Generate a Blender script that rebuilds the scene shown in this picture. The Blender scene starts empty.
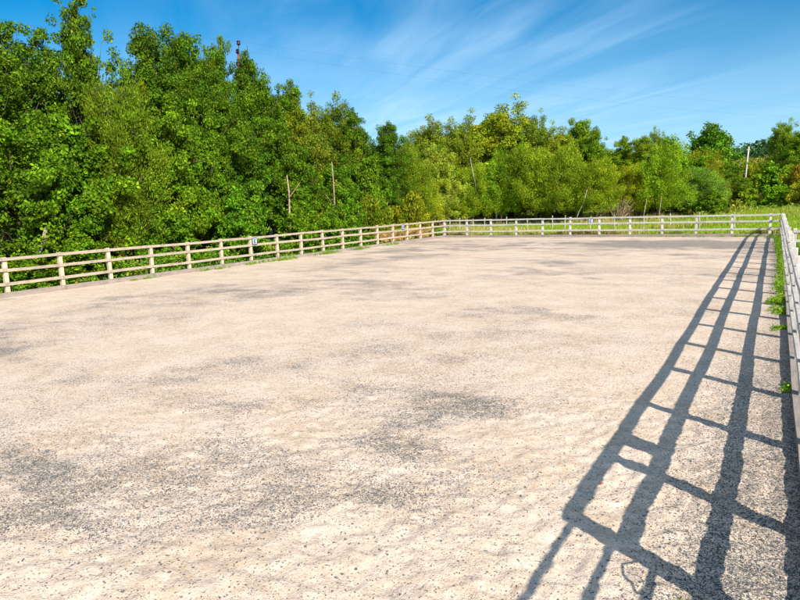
import bpy, math, random
import numpy as np
from mathutils import Vector, Matrix

random.seed(7)
RNG = np.random.default_rng(11)
scene = bpy.context.scene
COL = scene.collection
R = math.radians

# ------------------------------------------------------------------ render / world
scene.render.engine = 'CYCLES'
scene.view_settings.view_transform = 'Standard'
scene.view_settings.look = 'None'
scene.view_settings.gamma = 1
scene.view_settings.use_curve_mapping = False
scene.view_settings.exposure = 0.9
scene.cycles.max_bounces = 8
scene.cycles.transparent_max_bounces = 8

SUN_DIR = Vector((0.883, -0.468, 0.0)).normalized()      # horizontal direction towards the sun
SUN_EL = R(34.2)
SUN_VEC = Vector((SUN_DIR.x * math.cos(SUN_EL), SUN_DIR.y * math.cos(SUN_EL), math.sin(SUN_EL)))


class NT:
    def __init__(s, tree):
        s.t = tree; s.n = tree.nodes; s.l = tree.links

    def new(s, typ, **kw):
        nd = s.n.new(typ)
        for k, v in kw.items():
            if k == 'ins':
                for a, b in v.items():
                    if isinstance(b, bpy.types.NodeSocket):
                        s.l.new(b, nd.inputs[a])
                    else:
                        nd.inputs[a].default_value = b
            else:
                setattr(nd, k, v)
        return nd

    def math(s, op, a, b=None, c=None, clamp=False):
        nd = s.n.new('ShaderNodeMath'); nd.operation = op; nd.use_clamp = clamp
        for i, v in enumerate((a, b, c)):
            if v is None: continue
            if isinstance(v, bpy.types.NodeSocket): s.l.new(v, nd.inputs[i])
            else: nd.inputs[i].default_value = v
        return nd.outputs[0]

    def mix(s, f, a, b, blend='MIX'):
        nd = s.n.new('ShaderNodeMix'); nd.data_type = 'RGBA'; nd.blend_type = blend
        for i, v in ((0, f), (6, a), (7, b)):
            if isinstance(v, bpy.types.NodeSocket): s.l.new(v, nd.inputs[i])
            else: nd.inputs[i].default_value = v
        return nd.outputs[2]

    def noise(s, vec, scale, detail=4, rough=.55, dist=0):
        return s.new('ShaderNodeTexNoise', ins={'Vector': vec, 'Scale': scale, 'Detail': detail, 'Roughness': rough, 'Distortion': dist}).outputs[0]

    def ramp(s, v, p0, p1, a=0.0, b=1.0):
        return s.new('ShaderNodeMapRange', interpolation_type='SMOOTHSTEP', ins={0: v, 1: p0, 2: p1, 3: a, 4: b}).outputs[0]


def rgb(r, g, b): return (r, g, b, 1.0)


world = bpy.data.worlds.new("World")
scene.world = world
world.use_nodes = True
w = NT(world.node_tree)
w.n.clear()
sky = w.new('ShaderNodeTexSky', sky_type='NISHITA', sun_disc=False, sun_elevation=SUN_EL,
            sun_rotation=math.atan2(SUN_DIR.x, SUN_DIR.y), altitude=50, air_density=1.1, dust_density=0.35, ozone_density=3.5)
tc = w.new('ShaderNodeTexCoord')
sep = w.new('ShaderNodeSeparateXYZ', ins={0: tc.outputs['Generated']})
zz = w.math('MAXIMUM', sep.outputs[2], 0.03)
# project the view direction onto a high cloud sheet; U runs along the high wind, V across it
ua, va = (-0.763, 0.646), (0.646, 0.763)
px = w.math('DIVIDE', sep.outputs[0], zz); py = w.math('DIVIDE', sep.outputs[1], zz)
U = w.math('ADD', w.math('MULTIPLY', px, ua[0]), w.math('MULTIPLY', py, ua[1]))
V = w.math('ADD', w.math('MULTIPLY', px, va[0]), w.math('MULTIPLY', py, va[1]))
UV = w.new('ShaderNodeCombineXYZ', ins={0: w.math('MULTIPLY', U, 0.16), 1: w.math('MULTIPLY', V, 0.75), 2: 3.1}).outputs[0]
warp = w.new('ShaderNodeTexNoise', ins={'Vector': UV, 'Scale': 0.9, 'Detail': 3}).outputs[1]
UVw = w.new('ShaderNodeVectorMath', operation='MULTIPLY_ADD', ins={0: warp, 1: (1.3, 1.3, 0), 2: UV}).outputs[0]
fib = w.noise(UVw, 2.2, 7, .54, .25)
UVb = w.new('ShaderNodeCombineXYZ', ins={0: w.math('MULTIPLY', U, 0.33), 1: w.math('MULTIPLY', V, 0.42), 2: 7.7}).outputs[0]
big = w.noise(UVb, 1.0, 3, .5, .4)
c1 = w.ramp(fib, 0.22, 0.86)
c2 = w.ramp(big, 0.30, 0.70, .35, 1.0)
# cirrus is gathered in one part of the sky
dirn = w.new('ShaderNodeVectorMath', operation='NORMALIZE', ins={0: tc.outputs['Generated']}).outputs[0]
def cone(d, lo, hi):
    v = Vector(d).normalized()
    return w.ramp(w.new('ShaderNodeVectorMath', operation='DOT_PRODUCT', ins={0: dirn, 1: tuple(v)}).outputs['Value'], math.cos(R(hi)), math.cos(R(lo)))
core = w.math('MAXIMUM', cone((-.545, .90, .36), 2, 32), w.math('MULTIPLY', cone((-.33, 1.04, .225), 1, 13), .8))
cl = w.math('MULTIPLY', w.math('MULTIPLY', c1, c2), w.math('ADD', w.math('MULTIPLY', core, .66), .0))
low = w.ramp(sep.outputs[2], 0.30, 0.04, 0.0, 1.0)
veil = w.math('MULTIPLY', low, w.math('ADD', .62, w.math('MULTIPLY', fib, .35)))
cl = w.math('MULTIPLY', w.math('ADD', cl, veil), 0.82, clamp=True)
tint = w.mix(1.0, sky.outputs[0], rgb(0.0, 0.80, 1.18), 'MULTIPLY')
skyc = w.mix(cl, tint, rgb(6.2, 9.0, 11.4))
# bright unseen cloud layer added on the sun's side as neutral fill light
fill_sheet = w.math('MULTIPLY', w.ramp(sep.outputs[1], .10, -.45), w.ramp(big, .30, .60, .55, .95))
skyc = w.mix(fill_sheet, skyc, rgb(9.0, 11.2, 14.5))
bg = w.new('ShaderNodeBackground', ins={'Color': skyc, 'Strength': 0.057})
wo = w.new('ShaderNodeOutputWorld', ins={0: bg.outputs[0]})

sd = bpy.data.lights.new('sun', 'SUN'); sd.energy = 4.6; sd.angle = R(0.53); sd.color = (1.0, 0.93, 0.84)
so = bpy.data.objects.new('sun', sd); COL.objects.link(so)
so.rotation_euler = SUN_VEC.to_track_quat('Z', 'Y').to_euler()

# ------------------------------------------------------------------ camera
yaw, pitch, roll, CH = 0.5564013, 0.1561312, -0.0355412, 2.3986
fw = Vector((-math.sin(yaw) * math.cos(pitch), math.cos(yaw) * math.cos(pitch), -math.sin(pitch)))
rt = Vector((math.cos(yaw), math.sin(yaw), 0)); up = rt.cross(fw)
rt2 = rt * math.cos(roll) + up * math.sin(roll); up2 = -rt * math.sin(roll) + up * math.cos(roll)
cd = bpy.data.cameras.new('camera'); cam = bpy.data.objects.new('camera', cd); COL.objects.link(cam)
m = Matrix((rt2, up2, -fw)).transposed().to_4x4(); m.translation = Vector((0, 0, CH))
cam.matrix_world = m
cd.sensor_width = 36; cd.lens = 602.306 / 800 * 36; cd.clip_start = 0.05; cd.clip_end = 3000
scene.camera = cam


# ------------------------------------------------------------------ helpers
def tag(o, label=None, cat=None, group=None, kind=None):
    if label: o['label'] = label
    if cat: o['category'] = cat
    if group: o['group'] = group
    if kind: o['kind'] = kind
    return o


def empty(name, loc=(0, 0, 0), rz=0.0):
    o = bpy.data.objects.new(name, None); COL.objects.link(o); o.location = loc; o.rotation_euler = (0, 0, rz)
    o.empty_display_size = .3
    return o


def link(name, me, mat=None, parent=None):
    o = bpy.data.objects.new(name, me); COL.objects.link(o)
    if mat and len(me.materials) == 0: me.materials.append(mat)
    if parent: o.parent = parent
    return o


def np_mesh(name, verts, faces, smooth=False, cols=None):
    """verts (N,3), faces (M,k) with k fixed"""
    me = bpy.data.meshes.new(name)
    verts = np.ascontiguousarray(verts, dtype=np.float32); faces = np.ascontiguousarray(faces, dtype=np.int32)
    n, k = faces.shape
    me.vertices.add(len(verts)); me.vertices.foreach_set('co', verts.ravel())
    me.loops.add(n * k); me.loops.foreach_set('vertex_index', faces.ravel())
    me.polygons.add(n); me.polygons.foreach_set('loop_start', np.arange(0, n * k, k, dtype=np.int32))
    me.polygons.foreach_set('use_smooth', np.full(n, smooth, dtype=bool))
    if cols is not None:
        a = me.attributes.new('Col', 'FLOAT_COLOR', 'FACE')
        c4 = np.ones((n, 4), dtype=np.float32); c4[:, :3] = cols
        a.data.foreach_set('color', c4.ravel())
    me.update(calc_edges=True)
    return me


class MB:
    def __init__(s): s.v = []; s.f = []

    def box(s, c, size, rz=0.0, ry=0.0, rx=0.0, jit=0.0, chamfer=0.0):
        """box centred at c; ends along the longest axis lightly chamfered when asked"""
        M = Matrix.Rotation(rz, 3, 'Z') @ Matrix.Rotation(ry, 3, 'Y') @ Matrix.Rotation(rx, 3, 'X')
        b = len(s.v); hx, hy, hz = (q / 2 for q in size)
        if chamfer <= 0:
            pts = [(x, y, z) for z in (-hz, hz) for x, y in ((-hx, -hy), (hx, -hy), (hx, hy), (-hx, hy))]
            fs = [(0, 3, 2, 1), (4, 5, 6, 7), (0, 1, 5, 4), (1, 2, 6, 5), (2, 3, 7, 6), (3, 0, 4, 7)]
        else:
            ch = chamfer; pts = []; fs = []
            lv = [(-hz, ch), (-hz + ch, 0), (hz - ch, 0), (hz, ch)]
            for z, i in lv:
                ring = [(-hx + i + ch, -hy + i), (hx - i - ch, -hy + i), (hx - i, -hy + i + ch), (hx - i, hy - i - ch),
                        (hx - i - ch, hy - i), (-hx + i + ch, hy - i), (-hx + i, hy - i - ch), (-hx + i, -hy + i + ch)]
                pts += [(x, y, z) for x, y in ring]
            for a in range(3):
                for q in range(8):
                    fs.append((a * 8 + q, a * 8 + (q + 1) % 8, a * 8 + 8 + (q + 1) % 8, a * 8 + 8 + q))
            fs.append(tuple(range(7, -1, -1))); fs.append(tuple(range(24, 32)))
        for p in pts:
            q = M @ Vector(p) + Vector(c)
            if jit: q += Vector([random.uniform(-jit, jit) for _ in range(3)])
            s.v.append(q)
        s.f += [tuple(b + i for i in f) for f in fs]
        return s

    def tube(s, pts, rad, n=8, caps=True):
        pts = [Vector(p) for p in pts]
        if not hasattr(rad, '__len__'): rad = [rad] * len(pts)
        b0 = len(s.v)
        for i, p in enumerate(pts):
            d = (pts[min(i + 1, len(pts) - 1)] - pts[max(i - 1, 0)]).normalized()
            a = d.cross(Vector((0, 0, 1)) if abs(d.z) < .9 else Vector((1, 0, 0))).normalized(); c = d.cross(a)
            for k in range(n):
                t = 2 * math.pi * k / n
                s.v.append(p + (a * math.cos(t) + c * math.sin(t)) * rad[i])
        for i in range(len(pts) - 1):
            for k in range(n):
                q = b0 + i * n
                s.f.append((q + k, q + n + k, q + n + (k + 1) % n, q + (k + 1) % n))
        if caps:
            s.f.append(tuple(b0 + k for k in range(n))); s.f.append(tuple(b0 + (len(pts) - 1) * n + k for k in range(n - 1, -1, -1)))
        return s

    def poly(s, pts, faces):
        b = len(s.v); s.v += [Vector(p) for p in pts]; s.f += [tuple(b + i for i in f) for f in faces]; return s

    def mesh(s, name, smooth=False):
        me = bpy.data.meshes.new(name); me.from_pydata([tuple(v) for v in s.v], [], s.f)
        if smooth:
            for p in me.polygons: p.use_smooth = True
        me.update(); return me

    def build(s, name, mat, parent=None, smooth=False):
        return link(name, s.mesh(name, smooth), mat, parent)


def hash2(ix, iy, seed):
    h = (ix.astype(np.int64) * 374761393 + iy.astype(np.int64) * 668265263 + seed * 974634777) & 0x7fffffff
    h = ((h ^ (h >> 13)) * 1274126177) & 0x7fffffff
    h = (h ^ (h >> 16)) & 0xffff
    return h / 65535.0


def vnoise(x, y, seed=0):
    ix = np.floor(x); iy = np.floor(y); fx = x - ix; fy = y - iy
    fx = fx * fx * (3 - 2 * fx); fy = fy * fy * (3 - 2 * fy)
    a = hash2(ix, iy, seed); b = hash2(ix + 1, iy, seed); c = hash2(ix, iy + 1, seed); d = hash2(ix + 1, iy + 1, seed)
    return (a * (1 - fx) + b * fx) * (1 - fy) + (c * (1 - fx) + d * fx) * fy


def fbm(x, y, seed=0, octs=4):
    s = 0; a = .5; t = 0
    for o in range(octs):
        s = s + a * vnoise(x, y, seed + o * 17); t += a; a *= .5; x = x * 2.03 + 5.1; y = y * 2.03 + 1.7
    return s / t


def sstep(x, a, b):
    t = np.clip((x - a) / (b - a), 0, 1); return t * t * (3 - 2 * t)


XL, XR, YF, YN = -20.17, 0.36, 38.72, -6.0


def terrain_z(x, y):
    x = np.asarray(x, float); y = np.asarray(y, float)
    z = 0.022 * np.clip(y - 41, 0, 40)
    z = z + sstep(x, -26, -6) * 7.6 * sstep(y, 72, 150) + 10 * sstep(y, 190, 345)
    z = z + .35 * (fbm(x / 9, y / 9, 3) - .5) * sstep(y, 42, 60) + .12 * (fbm(x / 2.5, y / 2.5, 5) - .5) * np.maximum(sstep(y, 39.2, 44), sstep(-x, 20.6, 23))
    z = z + 0.5 * sstep(-x, 23, 34) + .10 * sstep(x, 1.0, 6)
    inside = (x > XL - .5) & (x < XR + .5) & (y < YF + .5)
    z = np.where(inside, -0.10, z - 0.02)
    return z


def arena_z(x, y):
    z = .012 * (fbm(x / .42, y / .42, 21, 3) - .5) + .024 * (fbm(x / 1.5, y / 1.5, 31, 2) - .5) + .046 * (fbm(x / .10, y / .10, 41, 3) - .5) * (1 - sstep(np.hypot(x, y), 4.5, 11))
    prints = fbm(x / .26 + 3, y / .26, 55, 2)
    z = z * (1 - .45 * sstep(np.hypot(x, y), 6, 18)) - .012 * (1 - sstep(np.hypot(x, y), 4.5, 12)) * sstep(prints, .60, .78)
    return z


def chip_density(x, y):
    """where the dark rubber crumb lies on top of the sand"""
    far = .5 + .8 * sstep(np.hypot(x, y), 4, 14); wx = x + 1.5 * far * (fbm(x / 1.5, y / 1.5, 61) - .5); wy = y + 1.5 * far * (fbm(x / 2.2 + 9, y / 2.2, 62) - .5)
    d = np.zeros_like(x)
    for cx, cy, rx, ry, a in [(-5.0, 32.4, 4.0, 2.3, 4.0), (-2.0, 31.5, 2.0, 2.0, 2.4), (-7.82, 3.58, 0.50, 0.50, 0.90), (-7.81, 4.13, 0.50, 0.50, 0.80), (-7.84, 4.79, 0.55, 0.55, 0.80), (-7.63, 5.54, 0.60, 0.60, 0.90), (-7.33, 6.23, 0.60, 0.60, 0.90), (-6.85, 6.84, 0.65, 0.65, 1.00), (-5.98, 7.16, 0.70, 0.70, 0.90), (-5.46, 7.66, 0.60, 0.60, 0.60), (-5.28, 8.18, 0.60, 0.60, 0.60), (-13.82, 7.20, 1.20, 1.20, 0.90), (-12.32, 5.72, 1.10, 1.10, 1.10), (-14.49, 8.56, 1.20, 1.20, 0.70), (-12.54, 8.59, 1.10, 1.10, 0.60), (-6.09, 3.11, 0.36, 0.36, 1.10), (-6.50, 3.13, 0.40, 0.40, 1.00), (-5.56, 2.98, 0.30, 0.30, 0.90), (-3.86, 2.54, 0.22, 0.22, 0.80), (-3.71, 2.78, 0.22, 0.22, 0.80), (-3.60, 2.94, 0.20, 0.20, 0.50), (-15.22, 9.57, 1.30, 1.30, 0.50), (-14.59, 10.69, 1.40, 1.40, 0.60), (-14.16, 12.88, 1.90, 1.90, 1.00), (-12.73, 14.01, 1.80, 1.80, 0.80), (-4.79, 9.34, 0.70, 0.70, 0.50), (-6.63, 10.05, 0.90, 0.90, 0.50), (-3.56, 7.20, 0.60, 0.60, 0.90), (-3.04, 6.72, 0.50, 0.50, 1.00), (-3.40, 6.33, 0.50, 0.50, 0.90), (-3.46, 5.70, 0.40, 0.40, 0.90), (-3.06, 4.92, 0.35, 0.35, 0.90), (-3.83, 8.12, 0.60, 0.60, 0.80), (-4.06, 7.41, 0.60, 0.60, 0.70), (-2.65, 6.90, 0.50, 0.50, 0.50), (-3.12, 9.26, 0.60, 0.60, 0.45), (-17.16, 27.77, 1.60, 1.60, 0.80), (-17.51, 33.07, 2.20, 2.20, 0.90), (-13.83, 30.86, 1.80, 1.80, 0.80), (-12.40, 33.25, 2.00, 2.00, 0.60), (-15.35, 21.47, 1.60, 1.60, 0.70), (-6.62, 23.17, 1.30, 1.30, 0.50), (-3.38, 4.10, 0.30, 0.30, 0.40), (-2.69, 3.82, 0.25, 0.25, 0.40), (-2.73, 2.45, 0.15, 0.15, 0.30), (-5.05, 2.20, 0.30, 0.30, 0.50), (-3.76, 2.08, 0.20, 0.20, 0.30)]:
        d = np.maximum(d, a * np.exp(-(((wx - cx) / rx) ** 2 + ((wy - cy) / ry) ** 2) ** 1.2))
    n = fbm(x / 1.1, y / .8, 71, 4); n2 = fbm(x / 3.6, y / 3.0, 81, 3)
    n3 = fbm(x / .34, y / .30, 75, 3)
    d = d * (.45 + .85 * sstep(n, .30, .64)) * .68 + .62 * sstep(n, .44, .72) * sstep(n2, .30, .60)
    d = d * (.55 + .8 * sstep(n3, .34, .64)) * (1.0 + .6 * sstep(y, 6, 26)) + .5 * sstep(fbm(x / 2.4, y / .9, 77, 4), .50, .70) * sstep(y, 10, 24)
    edge = sstep(x, -0.9, -0.05) * sstep(-y, -16, -5.5)
    d = np.maximum(d, 1.35 * edge * (.45 + .9 * n)); d = np.maximum(d, (.75 + .6 * sstep(-y, -14, -7)) * sstep(x, -.25, .15))
    d = np.maximum(d, .6 * sstep(y, 36.6, 38.2) * sstep(n, .3, .6))
    return np.clip(d, 0, 1.9)


# ------------------------------------------------------------------ materials
def mat_new(name):
    m = bpy.data.materials.new(name); m.use_nodes = True; t = NT(m.node_tree); t.n.clear()
    out = t.new('ShaderNodeOutputMaterial')
    return m, t, out


def principled(t, out, color, rough=.8, spec=.3, normal=None, **kw):
    b = t.new('ShaderNodeBsdfPrincipled')
    for k, v in {'Base Color': color, 'Roughness': rough, 'Specular IOR Level': spec, **kw}.items():
        if isinstance(v, bpy.types.NodeSocket): t.l.new(v, b.inputs[k])
        else: b.inputs[k].default_value = v
    if normal is not None: t.l.new(normal, b.inputs['Normal'])
    t.l.new(b.outputs[0], out.inputs[0]); return b


def m_sand():
    m, t, out = mat_new('arena_sand')
    pos = t.new('ShaderNodeNewGeometry').outputs['Position']
    dens = t.new('ShaderNodeAttribute', attribute_name='chips').outputs['Fac']
    n1 = t.noise(pos, 1.3, 5, .6); n2 = t.noise(pos, 9, 4, .6); n3 = t.noise(pos, 75, 3, .6)
    c = t.mix(t.ramp(n1, .36, .66), rgb(.675, .535, .408), rgb(.565, .42, .292))
    c = t.mix(t.ramp(n2, .40, .66, 0, .55), c, rgb(.735, .61, .49))
    n4 = t.noise(pos, 31, 5, .75); c = t.mix(t.ramp(n4, .50, .62, 0, .24), c, rgb(.40, .29, .19))
    c = t.mix(t.ramp(t.noise(pos, 24, 4, .85), .60, .67, 0, .62), c, rgb(.13, .115, .10)); n5 = t.noise(pos, 13, 5, .8); c = t.mix(t.ramp(n5, .50, .66, 0, .26), c, rgb(.45, .31, .20))
    c = t.mix(t.ramp(n3, .35, .7, 0, .36), c, rgb(.36, .27, .20))
    specks = []
    for sc, off, k in ((76, 0.0, .9), (130, 5.3, 1.35), (41, 9.1, .38)):
        p = t.new('ShaderNodeVectorMath', operation='ADD', ins={0: pos, 1: (off, off, off)}).outputs[0]
        wv = t.new('ShaderNodeTexNoise', ins={'Vector': p, 'Scale': sc * .9, 'Detail': 1}).outputs[1]
        p = t.new('ShaderNodeVectorMath', operation='MULTIPLY_ADD', ins={0: wv, 1: (1.6 / sc,) * 3, 2: p}).outputs[0]
        v = t.new('ShaderNodeTexVoronoi', ins={'Vector': p, 'Scale': sc, 'Randomness': 1.0})
        rnd = t.new('ShaderNodeSeparateColor', ins={0: v.outputs['Color']})
        thr = t.math('ADD', t.math('MULTIPLY', dens, .40 * k), .066 * k)
        on = t.math('LESS_THAN', rnd.outputs[0], thr)
        near = t.ramp(v.outputs['Distance'], .58, .36)
        specks.append((t.math('MULTIPLY', on, near), rnd.outputs[1]))
    dark = t.mix(specks[0][1], rgb(.03, .042, .046), rgb(.14, .145, .135))
    for s, _ in specks: c = t.mix(t.math('MULTIPLY', s, .93), c, dark)
    brown = t.new('ShaderNodeTexVoronoi', ins={'Vector': pos, 'Scale': 26})
    bs = t.new('ShaderNodeSeparateColor', ins={0: brown.outputs['Color']})
    bm_ = t.math('MULTIPLY', t.math('LESS_THAN', bs.outputs[0], .03), t.ramp(brown.outputs['Distance'], .26, .16))
    c = t.mix(bm_, c, rgb(.21, .105, .055))
    h = t.math('ADD', t.math('MULTIPLY', n3, .9), t.math('MULTIPLY', t.noise(pos, 210, 2, .6), .5))
    h = t.math('ADD', h, t.math('MULTIPLY', specks[0][0], .7))
    h = t.math('ADD', h, t.math('MULTIPLY', t.noise(pos, 26, 3, .6), 1.6))
    bp = t.new('ShaderNodeBump', ins={'Strength': .65, 'Distance': .012, 'Height': h})
    principled(t, out, c, .95, .12, bp.outputs[0]); return m


def m_terrain():
    m, t, out = mat_new('meadow_ground')
    pos = t.new('ShaderNodeNewGeometry').outputs['Position']
    s = t.new('ShaderNodeSeparateXYZ', ins={0: pos})
    n = t.noise(pos, .35, 5, .6); n2 = t.noise(pos, 3.0, 4, .6)
    g = t.mix(n2, rgb(.11, .20, .012), rgb(.20, .29, .025))
    g = t.mix(t.ramp(n, .54, .70, 0, .5), g, rgb(.33, .29, .09))
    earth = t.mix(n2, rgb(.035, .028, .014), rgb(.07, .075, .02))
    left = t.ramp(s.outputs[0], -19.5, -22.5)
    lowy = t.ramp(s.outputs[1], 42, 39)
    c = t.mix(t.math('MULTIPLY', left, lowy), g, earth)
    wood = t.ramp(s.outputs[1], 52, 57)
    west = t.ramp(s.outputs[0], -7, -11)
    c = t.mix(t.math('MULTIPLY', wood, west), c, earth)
    gravel = t.mix(t.noise(pos, 30, 3), rgb(.24, .22, .20), rgb(.12, .11, .10))
    right = t.math('MULTIPLY', t.ramp(s.outputs[0], .2, .5), t.ramp(s.outputs[1], 27, 23))
    c = t.mix(right, c, gravel)
    scrub = t.ramp(s.outputs[1], 78, 88)
    c = t.mix(scrub, c, t.mix(n2, rgb(.05, .075, .012), rgb(.12, .12, .03)))
    bp = t.new('ShaderNodeBump', ins={'Strength': .6, 'Distance': .08, 'Height': n2})
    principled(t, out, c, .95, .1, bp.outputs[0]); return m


def m_wood(name, a, b, dirt, moss=0.0):
    m, t, out = mat_new(name)
    tcn = t.new('ShaderNodeTexCoord').outputs['Object']
    rnd = t.new('ShaderNodeObjectInfo').outputs['Random']
    off = t.new('ShaderNodeVectorMath', operation='MULTIPLY_ADD', ins={0: t.new('ShaderNodeCombineXYZ', ins={0: rnd, 1: rnd, 2: rnd}).outputs[0], 1: (31, 17, 53), 2: tcn}).outputs[0]
    axis = t.new('ShaderNodeAttribute', attribute_name='axis', attribute_type='OBJECT').outputs['Vector']
    st = t.new('ShaderNodeVectorMath', operation='MULTIPLY', ins={0: off, 1: axis}).outputs[0]
    grain = t.noise(st, 34, 6, .65, .4); blot = t.noise(off, 3.2, 4, .6); kn = t.noise(off, 11, 2, .5)
    c = t.mix(t.ramp(grain, .32, .68), a, b)
    c = t.mix(t.ramp(blot, .48, .72, 0, .55), c, dirt)
    c = t.mix(t.ramp(kn, .70, .76, 0, .7), c, dirt)
    if moss:
        c = t.mix(t.ramp(t.noise(off, 6, 4, .6), .52, .68, 0, moss), c, rgb(.20, .20, .035))
    c = t.mix(t.math('MULTIPLY', rnd, .35), c, t.mix(.5, c, dirt))
    bp = t.new('ShaderNodeBump', ins={'Strength': .5, 'Distance': .004, 'Height': grain})
    principled(t, out, c, .85, .25, bp.outputs[0]); return m


def m_leaf(name='leaf', transl=.13, rough=.7):
    m, t, out = mat_new(name)
    col = t.new('ShaderNodeAttribute', attribute_name='Col').outputs['Color']
    oc = t.new('ShaderNodeObjectInfo').outputs['Color']
    c = t.mix(1.0, col, oc, 'MULTIPLY')
    b = principled(t, out, c, rough, .10)
    tr = t.new('ShaderNodeBsdfTranslucent', ins={'Color': t.mix(1.0, c, rgb(1.25, 1.25, .45), 'MULTIPLY')})
    mx = t.new('ShaderNodeMixShader', ins={0: transl, 1: b.outputs[0], 2: tr.outputs[0]})
    t.l.new(mx.outputs[0], out.inputs[0]); return m


def m_flat(name, col, col2=None, rough=.6, scale=12, metal=0.0, spec=.3):
    m, t, out = mat_new(name)
    pos = t.new('ShaderNodeTexCoord').outputs['Object']
    c = t.mix(t.ramp(t.noise(pos, scale, 4, .6), .35, .7), rgb(*col), rgb(*(col2 or [q * .7 for q in col])))
    principled(t, out, c, rough, spec, None, Metallic=metal); return m


M_SAND = m_sand(); M_TERR = m_terrain()
M_POST = m_wood('post_timber', rgb(.62, .50, .36), rgb(.45, .35, .24), rgb(.24, .19, .14))
M_RAIL = m_wood('rail_timber', rgb(.46, .375, .28), rgb(.31, .25, .185), rgb(.15, .13, .10), .35)
M_POSTB = m_wood('pale_post_timber', rgb(.62, .57, .50), rgb(.46, .42, .37), rgb(.28, .25, .21))
M_RAILB = m_wood('pale_rail_timber', rgb(.50, .475, .43), rgb(.37, .35, .31), rgb(.22, .21, .17), .3)
M_BOARD = m_wood('kickboard_timber', rgb(.33, .27, .23), rgb(.22, .18, .155), rgb(.12, .105, .085), .3)
M_LEAF = m_leaf()
M_GRASS = m_leaf('grass_blades', .35, .6)
M_BARK = m_flat('bark', (.13, .095, .062), (.055, .042, .03), .95, 9)
M_PALEBARK = m_flat('pale_bark', (.37, .28, .18), (.16, .11, .07), .9, 7)
M_BIRCH = m_flat('birch_bark', (.48, .44, .37), (.13, .11, .09), .8, 6)
M_POLE = m_flat('pole_timber', (.20, .085, .06), (.13, .06, .045), .85, 5)
M_POLEP = m_flat('pale_pole_timber', (.50, .46, .41), (.36, .33, .29), .85, 5)
M_CABLE = m_flat('cable', (.05, .05, .055), (.03, .03, .03), .5)
M_INSUL = m_flat('insulator_ceramic', (.045, .02, .018), (.02, .01, .01), .25)
M_STEEL = m_flat('galvanised_steel', (.42, .43, .44), (.30, .31, .32), .45, 20, .7)
M_WHITE = m_flat('sign_white', (.50, .54, .60), (.42, .46, .52), .45, 8)
M_BLUE = m_flat('sign_blue', (.03, .08, .17), (.02, .06, .13), .45, 8)
M_RUB = m_flat('rubber_crumb', (.055, .062, .066), (.13, .125, .115), .8, 40)

# ------------------------------------------------------------------ ground
def grid(xs, ys, zf, name, mat, attr=None):
    X, Y = np.meshgrid(xs, ys); Z = zf(X, Y)
    v = np.stack([X, Y, Z], -1).reshape(-1, 3); nx = len(xs); ny = len(ys)
    i = (np.arange(ny - 1)[:, None] * nx + np.arange(nx - 1)[None, :]).ravel()
    me = np_mesh(name, v, np.stack([i, i + 1, i + nx + 1, i + nx], 1), True)
    if attr:
        a = me.attributes.new(attr[0], 'FLOAT', 'POINT'); a.data.foreach_set('value', attr[1](X, Y).astype(np.float32).ravel())
    return link(name, me, mat)


def spaced(lo, hi, c, s0, k, smax):
    """coordinates between lo and hi, step s0 near c and growing with distance"""
    out = [c]; x = c
    while x < hi: x += min(smax, s0 + k * abs(x - c)); out.append(x)
    x = c; left = []
    while x > lo: x -= min(smax, s0 + k * abs(x - c)); left.append(x)
    a = np.array(left[::-1] + out); return np.clip(a, lo, hi)


ax_ = spaced(XL - .02, XR - .02, -0.4, .022, .0060, .12)
ay_ = spaced(YN, YF, 3.6, .022, .0045, .14)
tag(grid(ax_, ay_, arena_z, 'riding_arena_sand', M_SAND, ('chips', chip_density)), kind='structure')
tx_ = np.unique(np.round(np.concatenate([spaced(-420, 420, -8, .8, .03, 30), [XL - .5, XL - .49, XR + .5, XR + .49]]), 3))
ty_ = np.unique(np.round(np.concatenate([spaced(-120, 900, 44, .6, .03, 30), [YF + .5, YF + .49]]), 3))
tag(grid(tx_, ty_, terrain_z, 'meadow_terrain', M_TERR), kind='structure')

# ------------------------------------------------------------------ fences
RAILZ = (1.18, 0.84, 0.42); RH, RT = 0.095, 0.038


def post_part(parent, x, y, mat, w=.125, h=1.25):
    b = MB(); hh = h + random.uniform(-.03, .01)
    b.box((0, 0, hh / 2 - .15), (w, w, hh + .3), rz=random.uniform(-.05, .05), rx=random.uniform(-.022, .022), ry=random.uniform(-.022, .022), chamfer=.008)
    o = b.build('post', mat, parent); o.location = (x, y, 0); o['axis'] = (1.0, 1.0, .06); return o


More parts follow.
